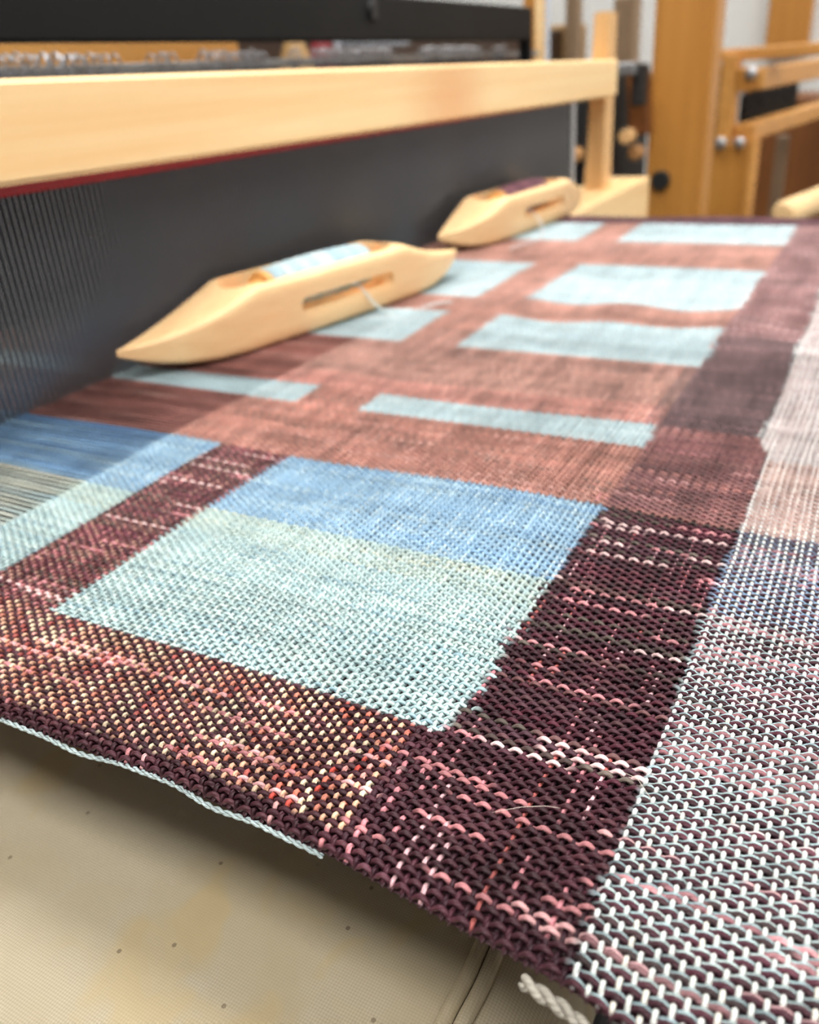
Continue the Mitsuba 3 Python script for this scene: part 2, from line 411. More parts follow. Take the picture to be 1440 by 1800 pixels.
CLOTH = 'woven_cloth'
far_warps, far_pairs = [], []
LAT = np.array([0, 1.0, 0])
warp_off = rng.normal(0, 0.0009, NW + 2)
weft_off = rng.normal(0, 0.0011, NJ + 80)
for i in range(NW):
    v0 = VS + (i + 0.5) * PV
    per, sides = (4, 5) if v0 < 1.30 else (3, 5) if v0 < 1.8 else (2, 4) if v0 < 3.3 else (1, 3)
    r = np.random.default_rng(1000 + i)
    uu = np.r_[np.linspace(-3.93, FELL - 0.03, 24), samples(FELL, 0.17, FELL, PU, per), samples(0.175, UEND, FELL, PU, 1)]
    vv = v0 + warp_off[i] + draw(uu, np.full_like(uu, v0)) + 0.0011 * np.sin(uu * 37 + i * 2.1) * np.sin(uu * 11 + i)
    pale = uu > ucol(np.full_like(uu, v0))
    F = face(uu, np.full_like(uu, v0))
    ph = np.cos(np.pi * ((uu - FELL) / PU + i))
    ph = np.sign(ph) * np.abs(ph) ** (0.8 - 0.1 * F)
    woven = np.clip((uu - FELL + 0.05) / 0.05, 0, 1)
    amp = 0.0046 + 0.0006 * F - 0.0018 * pale
    z = ph * amp * woven + (1 - woven) * 0.003 * (-1) ** i + 0.0012 * F + macro(uu, np.full_like(uu, v0))
    dens = np.where(uu < FELL, 0.84, 1.0)
    bl = blue_mask(uu, np.full_like(uu, v0)) & (uu > FELL)
    ra = (0.0051 - 0.0010 * bl) * dens * r.uniform(0.94, 1.06)
    ra = np.where(pale, 0.0030, ra)
    vv = vv + np.where(pale, 0.0034, 0)
    jit = r.normal(0, 0.010)
    rs = segments(uu, -4.2, UEND, 0.16, r)
    col = pick(warp_pal(uu, np.full_like(uu, v0), jit), 0.55 * rs + 0.45 * r.random() if False else rs)
    base = pick(warp_pal(uu, np.full_like(uu, v0), jit), np.full_like(uu, 0.78 * r.random()))
    mixw = 0.55 if v0 < 1.9 else 0.5
    pure = (rs > 0.84)[:, None]
    low = (1 - mixw) * np.minimum(col, base * 2.2 + 0.02) + mixw * base
    col = blur_cols(np.where(pure & (r.random() < 0.62), col, low), max(1, per)) * r.uniform(0.84, 1.16)
    fv = np.full_like(uu, v0)
    col = col * dye(uu, fv, blue_mask(uu, fv)) * GAIN * (0.94 + 0.12 * np.interp(uu, np.linspace(-4.2, UEND, 90), r.random(90)))[:, None]
    part = yarn(np.stack([uu, vv, z], 1), LAT, ra, ra * np.where(bl, 1.0, 0.9 - 0.12 * F), sides, col)
    # the second warp of the pair: only woven on top at the pale end
    up = np.r_[U3 - 0.05, samples(U3 - 0.03, 0.17, FELL, PU, per), samples(0.175, UEND, FELL, PU, 1)]
    fp = np.full_like(up, v0)
    php = np.cos(np.pi * ((up - FELL) / PU + i)); php = np.sign(php) * np.abs(php) ** 0.8
    inn = np.clip((up - ucol(fp) + 0.004) / 0.012, 0, 1)
    zp = php * 0.0034 * inn - 0.010 * (1 - inn) + 0.0009 * inn + macro(up, fp)
    vp = v0 + warp_off[i] + draw(up, fp) - 0.0024 * inn
    lp = sel_pal('l_dark', (fp > 1.884, 'l_peach'), (fp > 2.3, 'l_grey'))
    cp = pick(lp, segments(up, U3 - 0.1, UEND, 0.12, r))
    cp = blur_cols(cp * 0.6 + 0.4 * pick(lp, np.full_like(up, r.random())), max(1, per)) * GAIN * dye(up, fp, False)
    pair = yarn(np.stack([up, vp, zp], 1), LAT, np.full_like(up, 0.0047), np.full_like(up, 0.0042), sides, cp)
    if i < 300:
        put(num(CLOTH + '__warp_yarn', i), [part], 'yarn' if v0 < 2.2 else 'yarn_soft')
        put(num(CLOTH + '__lower_warp_yarn', i), [pair], 'yarn' if v0 < 2.2 else 'yarn_soft')
    else:
        far_warps.append(part); far_pairs.append(pair)
put(CLOTH + '__distant_warp', far_warps, 'yarn_soft')
put(CLOTH + '__distant_lower_warp', far_pairs, 'yarn_soft')
note(CLOTH + '__distant_warp', kind='stuff'); note(CLOTH + '__distant_lower_warp', kind='stuff')

LATW = np.array([1.0, 0, 0])
us = list(FELL + np.arange(int((UEND - FELL) / PU)) * PU)
for j, u0 in enumerate(us):
    fine = j < NJ
    r = np.random.default_rng(9000 + j)
    segs = []
    for lo, hi, per in ((VS, 1.30, 4), (1.30, 1.8, 3), (1.8, 3.3, 2), (3.3, VEND, 1)):
        per = per if fine else 1
        segs.append(samples(lo, hi, VS + 0.5 * PV, PV, per)[:-1])
    vv = np.r_[VS - 0.001, np.concatenate(segs), VEND + 0.002]
    vv = np.unique(np.round(vv, 6))
    sides = (5 if u0 > -1.1 else 4) if fine else 3
    f0 = np.full_like(vv, u0)
    pale = f0 > ucol(vv)
    F = face(f0, vv)
    ph = -np.cos(np.pi * ((vv - VS) / PV - 0.5 + j)); ph = np.sign(ph) * np.abs(ph) ** 0.8
    blw = blue_mask(f0, vv)
    amp = np.where(pale, np.where(vv > 1.92, 0.0046, 0.0060), 0.0046 - 0.0022 * F)
    end = np.clip((vv - VS + 0.001) / 0.008, 0, 1)
    z = ph * amp * end - 0.006 * (1 - end) - 0.0022 * F * ~pale + macro(f0, vv)
    x = u0 + weft_off[j] + 0.0014 * np.sin(vv * 9 + j * 1.7) * np.sin(vv * 23 + j * 0.6) + 0.004 * np.sin(vv * 5)
    vd = vv + draw(f0, vv)
    ra = np.where(pale, 0.0034, 0.0046 - 0.0008 * F - 0.0008 * blw) * r.uniform(0.93, 1.07)
    vrand = segments(vv, VS, VEND, 0.035 if u0 < U_2 - 0.05 else 0.07, r)
    if u0 > U_2 - 0.05:
        vrand = np.where(r.random() < 0.35, segments(vv, VS, VEND, 0.22, r), vrand)
    red = (np.abs(u0 + 0.66) < 0.07) & (segments(vv, VS, VEND, 0.05, r) > 0.8)
    pp = weft_pal(f0, vv, 0, red)
    pp = np.where(pale, np.where(vv > 1.92, NAMES.index('white_far'), NAMES.index('white')), pp)
    col = pick(pp, vrand)
    col = blur_cols(col, 3 if fine else 1) * np.where(pale[:, None], 1, dye(f0, vv, blw)) * GAIN * (0.95 + 0.1 * np.interp(vv, np.linspace(VS, VEND, 300), r.random(300)))[:, None]
    col[vv < VS + 0.004] = lin((66, 32, 42)) * 0.8
    part = yarn(np.stack([x, vd, z], 1), LATW, ra, ra * np.where(pale | blw, 1.0, 0.88), sides, col)
    put(num(CLOTH + '__weft_yarn', j), [part])

# the lower layer of the double cloth, just below the upper one
gu, gv = np.linspace(-3.93, UEND, 150), np.linspace(VS + 0.004, VEND, 240)
GU, GV = np.meshgrid(gu, gv, indexing='ij')
bm = blue_mask(GU, GV)
lc = np.where(bm[..., None], lin((64, 36, 42)), lin((120, 140, 150)))
lc = np.where((GU < FELL)[..., None], lin((52, 42, 48)), lc)
lc = np.where((~bm & (GV < 2.3) & (GU > FELL))[..., None], lin((70, 40, 48)), lc)
idx = np.arange(GU.size).reshape(GU.shape)
q = np.stack([idx[:-1, :-1], idx[1:, :-1], idx[1:, 1:], idx[:-1, 1:]], -1).reshape(-1, 4)
pv = np.stack([GU, GV + draw(GU, GV), macro(GU, GV) - 0.0135], -1).reshape(-1, 3)
scene[CLOTH + '__lower_layer'] = mikit.ply((W(pv), q), 'yarn_soft', smooth=True, color=lc.reshape(-1, 3), uv=np.zeros((len(pv), 2)))
note(CLOTH + '__lower_layer', 'lower layer of the double cloth, seen between the yarns')

# pale selvedge yarn of the lower layer, and the twisted white cord at the near corner


def twist(path, r, turns, col, key, sides=7, label=None):
    path = np.asarray(path, float)
    s = np.r_[0, np.cumsum(np.linalg.norm(np.diff(path, axis=0), axis=1))]
    t = np.linspace(0, s[-1], int(s[-1] / (r * 0.55)))
    c = np.stack([np.interp(t, s, path[:, k]) for k in range(3)], 1)
    parts = []
    for k in range(2):
        a = 2 * np.pi * t * turns + k * np.pi
        off = np.stack([0 * t, np.cos(a), np.sin(a)], 1) * r * 0.55
        g = np.random.default_rng(5 + k)
        cc = lin(col)[None] * (0.85 + 0.3 * np.interp(t, np.linspace(0, t[-1], 60), g.random(60)))[:, None]
        parts.append(yarn(c + off, np.array([0, 1.0, 0.02]), np.full(len(t), r * 0.62), np.full(len(t), r * 0.62), sides, cc, 0.01))
    put(key, parts)
    note(key, label)


uq = np.linspace(-1.60, -0.60, 60)
twist(np.stack([uq, VS + sel(uq) - 0.001 - 0.003 * np.sin(uq * 29) * np.sin(uq * 13), macro(uq, np.full_like(uq, VS)) - 0.009 - 0.005 * np.sin(uq * 21) - 0.02 * np.clip((uq + 0.72) / 0.3, 0, 1)], 1),
      0.0046, 24, (176, 192, 194), CLOTH + '__selvedge_yarn', label='pale aqua selvedge yarn')
uq = np.linspace(-0.262, 0.80, 80)
twist(np.stack([uq, VS + sel(uq) - 0.010 - 0.01 * np.sin((uq + .26) * 5), -0.040 - 0.02 * np.sin((uq + .26) * 4)], 1), 0.0095, 18, (160, 154, 144), CLOTH + '__selvedge_cord', label='thick twisted white cord')
for k, pts in enumerate(([(-0.385, 0.838, .012), (-0.345, 0.858, .022), (-0.310, 0.868, .030), (-0.292, 0.884, .018)], [(-0.235, 1.00, .012), (-0.205, 0.985, .022), (-0.17, 0.955, .012)])):
    pts = np.array(pts)
    c = np.stack([np.interp(np.linspace(0, 1, 14), np.linspace(0, 1, len(pts)), pts[:, m]) for m in range(3)], 1)
    put(num(CLOTH + '__stray_fibre', k), [yarn(c, np.array([0, 0, 1.0]), np.full(14, 0.0004), np.full(14, 0.0004), 4, np.tile(lin((216, 200, 190)), (14, 1)))], 'yarn_soft')
note(CLOTH, 'handwoven double cloth of pale blue blocks in plum and salmon grid on the loom', 'cloth')

# ---------------------------------------------------------------- beater with its reed
sh = lambda p: p + np.stack([0 * p[:, 0], 0 * p[:, 0], -0.0085 * (p[:, 1] - 2)], 1)
add('beater__top_rail', cb(-2.86, -2.50, 0.2, 8.78, 0.775, 1.082, 0.018, sh), 'maple', smooth=20)
add('beater__sley', cb(-2.95, -2.42, 0.1, 9.9, -0.62, -0.13, 0.015), 'maple')
for k, (va, vb) in enumerate(((8.80, 9.08), (-0.1, 0.16))):
    prof = []
    for z, w in ((-0.13, .10), (0.05, .10), (0.30, .08), (0.6, .075), (0.76, .07), (1.05, .06), (1.38, .05), (1.42, .04)):
        prof.append((z, w))
    ring = [(-2.70 - w, z) for z, w in prof] + [(-2.70 + 0.085, z) for z, w in prof[::-1]]
    from shapely.geometry import Polygon
    m = trimesh.creation.extrude_polygon(Polygon(ring), vb - va, engine='earcut')
    vv = np.array(m.vertices)
    m.vertices = W(np.stack([vv[:, 0], vb - vv[:, 2], vv[:, 1]], 1))
    m.fix_normals()
    add(num('beater__upright', k), m, 'maple_mid')
note('beater', 'pale maple loom beater with long top rail and shaped uprights above the cloth', 'loom beater')

shr = lambda p: p + np.stack([0 * p[:, 0], 0 * p[:, 0], -0.004 * (p[:, 1] - 2)], 1)
add('reed__top_band', cb(-2.735, -2.655, 0.3, 8.0, 0.731, 0.80, 0.006, shr), 'red_tape')
note('reed__top_band', 'dark red tape band')
add('reed__bottom_band', cb(-2.735, -2.655, 0.3, 8.0, -0.16, -0.12, 0.006), 'black_metal')
add('reed__end_bar', cb(-2.73, -2.66, 7.97, 8.06, -0.13, 0.77, 0.006, shr), 'bright_metal')
note('reed__end_bar', 'pale metal end bar')
nd = 288
dent_step = (7.95 - 0.45) / nd
for k in range(nd):
    v = 0.45 + k * dent_step
    hull = []
    for (du, dv) in ((-.012, -.0034), (.011, -.0034), (.0145, 0), (.011, .0034), (-.012, .0034)):
        for z in (-0.13, 0.757 - 0.004 * (v - 2)):
            hull.append((REED + du, v + dv, z))
    h = np.array(hull).reshape(5, 2, 3)
    vert = W(h.reshape(-1, 3))
    f = []
    for a in range(5):
        b = (a + 1) % 5
        f += [(2 * a, 2 * b, 2 * b + 1), (2 * a, 2 * b + 1, 2 * a + 1)]
    f += [(0, 4, 2), (0, 6, 4), (0, 8, 6), (1, 3, 5), (1, 5, 7), (1, 7, 9)]
    add(num('reed__dent', k), (vert, np.array(f)), 'dent_steel')
note('reed', 'dark steel reed with fine upright dents under the wooden rail', 'reed')

# ---------------------------------------------------------------- shafts, heddle bar and heddles behind the beater
add('shaft_frame__top_bar', cb(-3.60, -3.48, -0.5, 9.05, 1.252, 1.535, 0.012), 'black_metal')
add('shaft_frame__side_bar', cb(-3.60, -3.48, 9.05, 9.13, -1.6, 1.535, 0.012), 'black_metal')
add('shaft_frame__bolt', rod([(-3.475, 5.96, 1.46), (-3.46, 5.96, 1.46)], 0.035, 12), 'grey_metal')
add('shaft_frame__bracket', cb(-3.475, -3.44, 5.93, 6.00, 1.37, 1.49, 0.01), 'dark_steel')
note('shaft_frame', 'long black metal shaft frame bar across the top left corner', 'loom shaft')
add('heddle_bar', cb(-3.73, -3.70, -0.5, 9.9, 1.115, 1.165, 0.004), 'grey_metal', label='flat grey metal bar that carries the wire heddles', cat='heddle bar')


def heddle_mesh(v, z, lean):
    ring = []
    for a in np.linspace(0, 2 * np.pi, 13)[:-1]:
        ring.append((-3.715 + 0.040 * math.cos(a), v + lean * 0.3 * math.sin(a), z + 0.050 * math.sin(a)))
    ring.append(ring[0])
    m = rod(ring, 0.0065, 5, cap=False)
    return m, cb(-3.722, -3.708, v - 0.007, v + 0.007, -0.95, z - 0.042, 0.002)


groups = [(2.70, 3.50, 22, 'dense row of shiny wire heddles hung at the left end of the grey bar', 'heddles in the dense left row'),
          (3.55, 3.68, 3, 'wire heddle right of the dense row on the grey bar', 'heddles beside the dense row'),
          (3.95, 4.12, 4, 'wire heddle of the short cluster beneath the yellow beam', 'heddles in the short cluster'),
          (4.36, 4.95, 15, 'bright wire heddle of the middle cluster on the grey bar', 'heddles in the middle cluster'),
          (5.26, 5.34, 2, 'lone wire heddle ring on the bare stretch of grey bar', 'heddles on the bare stretch'),
          (5.55, 6.60, 24, 'shiny wire heddle in front of the white roller', 'heddles before the white roller'),
          (7.15, 8.30, 24, 'wire heddle near the right end of the grey bar', 'heddles near the right end'),
          (8.75, 8.90, 3, 'last wire heddle at the right end beside the wooden post', 'heddles beside the post')]
n_h = 0
for a, b, n, lab, grp in groups:
    for k in range(n):
        v = a + (b - a) * (k + rng.uniform(-.3, .3)) / max(n - 1, 1)
        key = num('heddle', n_h); n_h += 1
        loop, wire = heddle_mesh(v, 1.160 + rng.uniform(-.006, .014), rng.uniform(-.05, .05))
        add(key + '__loop', loop, 'heddle_steel'); add(key + '__wire', wire, 'dark_steel')
        note(key, label=lab.replace('dense row of shiny wire heddles hung', 'shiny wire heddle of the dense row'), cat='heddle', group=grp)
hs = []
for row, u in enumerate((-3.95, -4.15, -4.35)):
    for v in np.arange(-0.4, 9.4, 0.045):
        hs.append(cb(u - .008, u + .008, v + row * .01, v + row * .01 + 0.028, -1.3, 0.98, 0.002))
add('heddle_mass', trimesh.util.concatenate(hs), 'dark_steel', label='dark rows of steel heddles hanging behind the reed', cat='heddles', kind='stuff')

# things seen between the shaft bar and the heddles
add('warp_beam_support', cb(-5.6, -5.3, 1.5, 6.75, 1.20, 1.46, 0.02), 'rail_oak', label='yellow wooden beam behind the heddles at left', cat='loom beam')
for k, (va, vb) in enumerate(((7.55, 7.9), (8.05, 8.35))):
    key, c = num('yarn_cone', k), (va + vb) / 2
    add(key + '__cone', rod([(-5.4, c, 1.05), (-5.4, c, 1.10), (-5.4, c, 1.43)], [0.19, 0.2, 0.08], 18), 'crimson' if k else 'tan_wood', smooth=35)
    add(key + '__stand', rod([(-5.4, c, -ZC / S), (-5.4, c, -ZC / S + .1), (-5.4, c, -ZC / S + .11), (-5.4, c, 1.05)], [0.2, 0.2, 0.04, 0.04], 14), 'dark_brown', smooth=35)
    note(key, ('blurred brown cone of yarn left of the crimson one', 'blurred crimson cone of yarn behind the heddles')[k], 'yarn cone')
add('back_beam', cb(-6.4, -6.1, 6.5, 18.5, 0.7, 1.62, 0.03), 'dark_brown', label='dark brown wooden beam behind the crimson yarn cone and white roller', cat='loom beam')
add('white_roller', rod([(-5.2, 8.2, 1.375), (-5.2, 8.25, 1.375), (-5.2, 9.6, 1.375), (-5.2, 9.66, 1.375)], [0.05, 0.065, 0.065, 0.05], 18), 'white_plastic', smooth=35,
    label='pale bluish white roller behind the right heddles', cat='roller')

# ---------------------------------------------------------------- shuttles
QZ = 0.200                               # height of the bobbin's axis
LH = 1.09                                # half length


def shuttle_half(s):
    a = abs(s)
    q = np.clip((a - 0.44) / 0.56, 0, 1)
    top = 0.152 + 0.123 * (1 - q) ** 1.8 - 0.018 * q
    qb = np.clip((a - 0.50) / 0.50, 0, 1)
    bot = 0.112 * qb ** 2.4
    w = 0.175 * (1 - np.clip((a - 0.25) / 0.75, 0, 1) ** 2.3)
    return top, bot, w


def man(mesh):
    return m3.Manifold(m3.Mesh(np.asarray(mesh.vertices, np.float32), np.asarray(mesh.faces, np.uint32)))


def loft_hull():
    ss = np.concatenate([-np.cos(np.linspace(0, np.pi, 81))])
    ss = ss * 0.995
    th = np.linspace(0, 2 * np.pi, 65)[:-1]
    V = []
    for s in ss:
        top, bot, w = shuttle_half(s)
        w = max(w, 0.004); hh = max((top - bot) / 2, 0.006); zc = (top + bot) / 2
        n = 7.0
        c, d = np.cos(th), np.sin(th)
        y = np.sign(c) * np.abs(c) ** (2 / n) * w
        z = np.sign(d) * np.abs(d) ** (2 / n) * hh
        y = y * (1 + 0.05 * z / max(hh, 1e-6) * 1.0)
        V.append(np.stack([np.full_like(y, s * LH), y, zc + z], 1))
    V = np.array(V); n, k = V.shape[:2]
    v = np.vstack([V.reshape(-1, 3), V[0].mean(0), V[-1].mean(0)])
    i, j = np.meshgrid(np.arange(n - 1), np.arange(k), indexing='ij')
    qd = np.stack([i * k + j, i * k + (j + 1) % k, (i + 1) * k + (j + 1) % k, (i + 1) * k + j], -1).reshape(-1, 4)
    f = np.vstack([qd[:, [0, 1, 2]], qd[:, [0, 2, 3]]])
    jj = np.arange(k)
    f = np.vstack([f, np.stack([np.full(k, n * k), (jj + 1) % k, jj], 1), np.stack([np.full(k, n * k + 1), (n - 1) * k + jj, (n - 1) * k + (jj + 1) % k], 1)])
    m = trimesh.Trimesh(v, f, process=False); m.fix_normals()
    return m


def stadium(x0, x1, hw, z0, z1, flare=0.0):
    pts = []
    for cx, s in ((x1 - hw, 1), (x0 + hw, -1)):
        for a in np.linspace(-np.pi / 2, np.pi / 2, 12):
            pts.append((cx + s * hw * math.cos(a), s * hw * math.sin(a)))
    p = np.array(pts)
    top = np.array([[x + flare * np.sign(x), y, z1] for x, y in p]); bot = np.array([[x, y, z0] for x, y in p])
    return trimesh.convex.convex_hull(np.vstack([top, bot]))


hull = man(loft_hull())
hull = hull - man(stadium(-0.50, 0.44, 0.138, 0.045, 0.4, 0.05))          # the trough
slot = stadium(-0.26, 0.36, 0.033, 0, 0.4)
vv = np.array(slot.vertices); slot.vertices = np.stack([vv[:, 0], -(0.0 + vv[:, 2]), 0.140 + vv[:, 1]], 1); slot.fix_normals()
hull = hull - man(slot)                                                 # the side slot on the weaver's side
lip = stadium(-0.24, 0.40, 0.016, 0, 0.03)
vv = np.array(lip.vertices); lip.vertices = np.stack([vv[:, 0], -0.168 - vv[:, 2], 0.100 + vv[:, 1]], 1); lip.fix_normals()
hull = hull - man(lip)
hull = hull - man(trimesh.creation.cylinder(0.030, 0.3, sections=20, transform=trimesh.transformations.translation_matrix([0.485, 0.03, 0.27])))
hm = hull.to_mesh()
shuttle_local = trimesh.Trimesh(hm.vert_properties[:, :3], hm.tri_verts)


def place(mesh, c, ang):
    """Local x along the shuttle, -y towards the weaver."""
    v = np.array(mesh.vertices)
    d = np.array([math.sin(ang), math.cos(ang), 0]); n = np.array([-math.cos(ang), math.sin(ang), 0])
    out = mesh.copy()
    out.vertices = W(np.asarray(c) + v[:, :1] * d + v[:, 1:2] * n + v[:, 2:] * np.array([0, 0, 1.0]))
    return out


def local(mesh):
    m = mesh.copy(); m.vertices = (np.array(mesh.vertices) - [0, 0, ZC]) / S
    return m


def wound(palette, seed):
    """The yarn package: a coil whose turns show."""
    g = np.random.default_rng(seed)
    turns, r0 = 46, 0.100
    t = np.linspace(0, 1, turns * 14)
    prof = r0 * (0.80 + 0.20 * np.sin(np.clip(t, 0.02, 0.98) * np.pi) ** 0.4) + 0.003 * np.sin(t * 60)
    a = 2 * np.pi * t * turns
    c = np.stack([-0.30 + 0.62 * t, prof * np.cos(a), QZ + prof * np.sin(a)], 1)
    seg = segments(t, 0, 1, 0.06, g)
    pc = P[palette]
    col = pc[0][np.minimum(np.searchsorted(pc[1], seg), len(pc[0]) - 1)]
    return c, blur_cols(col, 9)


def make_shuttle(idx, c, ang, palette, lab, blab):
    key = num('boat_shuttle', idx)
    add(key, place(shuttle_local, c, ang), 'beech', smooth=32, label=lab, cat='shuttle')
    b = num('bobbin', idx)
    add(b + '__quill', place(local(rod([(-0.43, 0, QZ), (-0.37, 0, QZ), (-0.33, 0, QZ), (0.36, 0, QZ), (0.42, 0, QZ)], [0.030, 0.052, 0.060, 0.030, 0.02], 16)), c, ang), 'bobbin_wood', smooth=35)
    add(b + '__collar', place(local(rod([(-0.345, 0, QZ), (-0.335, 0, QZ), (-0.305, 0, QZ)], [0.05, 0.086, 0.088], 18)), c, ang), 'bobbin_wood', smooth=35)
    pts, col = wound(palette, 60 + idx)
    d = np.array([math.sin(ang), math.cos(ang), 0]); n = np.array([-math.cos(ang), math.sin(ang), 0])
    pw = np.asarray(c) + pts[:, :1] * d + pts[:, 1:2] * n + pts[:, 2:] * np.array([0, 0, 1.0])
    put(b + '__wound_yarn', [yarn(pw, d, np.full(len(pw), 0.0085), np.full(len(pw), 0.0065), 5, col)], 'yarn_soft')
    note(b, blab, 'bobbin')
    return d, n


d1, n1 = make_shuttle(0, (-2.335, 3.30, 0.004), 0.205, 'b_far', 'pale beech boat shuttle with pale blue yarn, nearer of the two by the reed', 'bobbin of pale blue yarn in the nearer shuttle')
d2, n2 = make_shuttle(1, (-2.32, 5.83, 0.004), 0.09, 'w_edge', 'pale beech boat shuttle with mauve yarn, behind the blue one', 'bobbin of mauve yarn in the farther shuttle')


def spline(pts, n=40):
    from scipy.interpolate import CubicSpline
    pts = np.array(pts, float)
    s = np.r_[0, np.cumsum(np.linalg.norm(np.diff(pts, axis=0), axis=1))]
    return CubicSpline(s, pts)(np.linspace(0, s[-1], n))


c1 = np.array((-2.335, 3.30, 0.004)); c2 = np.array((-2.32, 5.83, 0.004))
p = spline([c1 + 0.12 * d1 - 0.08 * n1 + [0, 0, .15], c1 + 0.14 * d1 - 0.16 * n1 + [0, 0, .13], c1 + 0.16 * d1 - 0.20 * n1 + [0, 0, .07], c1 + 0.20 * d1 - 0.25 * n1 + [0, 0, .012], c1 + 0.42 * d1 - 0.36 * n1 + [0, 0, .012], c1 + 0.5 * d1 - 0.42 * n1 + [0, 0, .008]])
put('bobbin__yarn_tail', [yarn(p, np.array([0, 0, 1.0]), np.full(40, .0048), np.full(40, .0048), 6, np.tile(lin((210, 222, 224)), (40, 1)))], 'yarn_soft')
p = spline([c2 - 0.1 * d2 - 0.10 * n2 + [0, 0, .15], c2 - 0.12 * d2 - 0.19 * n2 + [0, 0, .10], c2 - 0.25 * d2 - 0.30 * n2 + [0, 0, .03], c2 - 0.55 * d2 - 0.36 * n2 + [0, 0, .012], c2 - 0.80 * d2 - 0.33 * n2 + [0, 0, .012]])
put('bobbin_001__yarn_tail', [yarn(p, np.array([0, 0, 1.0]), np.full(40, .0048), np.full(40, .0048), 6, np.tile(lin((205, 205, 210)), (40, 1)))], 'yarn_soft')

# ---------------------------------------------------------------- upholstered bench below the cloth
CZ = -0.40


def cushion_mesh():
    # section across u: flat top, bull-nosed end towards the weaver
    sec = [(-2.35, CZ - 0.5), (-2.35, CZ - 0.06), (-2.30, CZ)]
    sec += [(u, CZ + 0.006 * math.sin(u * 3)) for u in np.linspace(-2.2, -0.44, 60)]
    sec += [(-0.41, CZ - 0.004)]
    for a in np.linspace(0, np.pi / 2, 14):
        sec.append((-0.40 + 0.115 * math.sin(a) ** 1.0, CZ - 0.006 - 0.13 * (1 - math.cos(a))))
    sec += [(-0.287, CZ - 0.25), (-0.295, CZ - 0.5)]
    sec = np.array(sec)
    vs_ = np.linspace(-0.9, 2.6, 60)
    V = np.stack([np.stack([sec[:, 0], np.full(len(sec), v), sec[:, 1] - 0.012 * ((v - 0.9) / 1.7) ** 2], 1) for v in vs_])
    n, k = V.shape[:2]
    i, j = np.meshgrid(np.arange(n - 1), np.arange(k), indexing='ij')
    j2 = (j + 1) % k
    q = np.stack([i * k + j, i * k + j2, (i + 1) * k + j2, (i + 1) * k + j], -1).reshape(-1, 4)
    f = np.vstack([q[:, [0, 1, 2]], q[:, [0, 2, 3]]])
    v = np.vstack([V.reshape(-1, 3), V[0].mean(0), V[-1].mean(0)])
    jj = np.arange(k)
    f = np.vstack([f, np.stack([np.full(k, n * k), (jj + 1) % k, jj], 1), np.stack([np.full(k, n * k + 1), (n - 1) * k + jj, (n - 1) * k + (jj + 1) % k], 1)])
    m = trimesh.Trimesh(W(v), f, process=False); m.fix_normals()
    return m


add('padded_bench__cushion', cushion_mesh(), 'canvas', smooth=40)
for k, u in enumerate((-0.436, -0.408)):
    vq = np.linspace(-0.9, 2.6, 240)
    c = np.stack([u + 0 * vq + 0.0015 * np.sin(vq * 40), vq, CZ + 0.004 - 0.012 * ((vq - 0.9) / 1.7) ** 2 - 0.004 * k], 1)
    add(num('padded_bench__piping', k), rod(c, 0.0145, 10), 'canvas', smooth=True)
add('padded_bench__base', cb(-2.2, -0.45, -0.8, 2.5, CZ - 0.75, CZ - 0.46, 0.02), 'black_rubber')
for k, (u, v) in enumerate(((-2.0, -0.6), (-0.65, -0.6), (-2.0, 2.3), (-0.65, 2.3))):
    add(num('padded_bench__leg', k), cb(u - .12, u + .12, v - .12, v + .12, -ZC / S, CZ - 0.75, 0.02), 'black_rubber')
note('padded_bench', 'beige canvas cushioned bench with corded seam under the cloth edge', 'bench')

# ---------------------------------------------------------------- the rest of this loom
FZ = -ZC / S
add('breast_beam', cb(0.66, 1.02, -0.4, 10.4, -0.42, -0.10, 0.05), 'maple', label='wooden breast beam that the cloth rolls over, beside the weaver', cat='loom beam')
add('castle_post__inner', cb(-4.47, -4.32, 11.4, 11.75, FZ, 3.2, 0.012), 'post_oak')
add('castle_post__edge', cb(-4.32, -4.22, 11.4, 11.6, FZ, 3.2, 0.012), 'maple')
add('castle_post__rod', rod([(-4.17, 11.45, FZ), (-4.17, 11.45, 3.2)], 0.03, 10), 'white_plastic')
note('castle_post', 'tall narrow wooden loom upright right of the black shaft bar', 'loom post')
add('side_bracket__plate', cb(-2.99, -2.72, 10.2, 10.5, 0.86, 0.99, 0.02), 'grey_metal')
add('side_bracket__foot', cb(-2.78, -2.66, 10.3, 10.6, 0.55, 0.97, 0.02), 'black_rubber')
note('side_bracket', 'small grey metal bracket beside the right end of the top rail', 'bracket')
add('side_lever', beam((-2.86, 10.9, 0.88), (-2.80, 10.9, 0.22), 0.22, 0.24, 0.02), 'brown_wood', label='dark orange wooden lever below the metal bracket', cat='lever')
for k, (u, v, z, lab) in enumerate(((-2.90, 10.7, 0.22, 'pale round wooden knob right of the beater upright'), (-2.84, 10.9, 0.03, 'brown wooden knob beneath the pale one'), (-3.42, 10.4, 0.06, 'pale wooden knob between reed end and beater upright'))):
    add(num('wooden_knob', k), rod([(u, v - .12, z), (u, v - .10, z), (u, v + .08, z), (u, v + .1, z)], [0.06, 0.085, 0.085, 0.06], 16), ('maple_mid', 'maple_dark', 'maple_dark')[k], smooth=30, label=lab, cat='knob')
add('black_box', cb(-4.1, -3.1, 10.46, 12.4, FZ, 0.92, 0.02), 'black_rubber', label='black box in the gap between reed end and beater upright', cat='box')

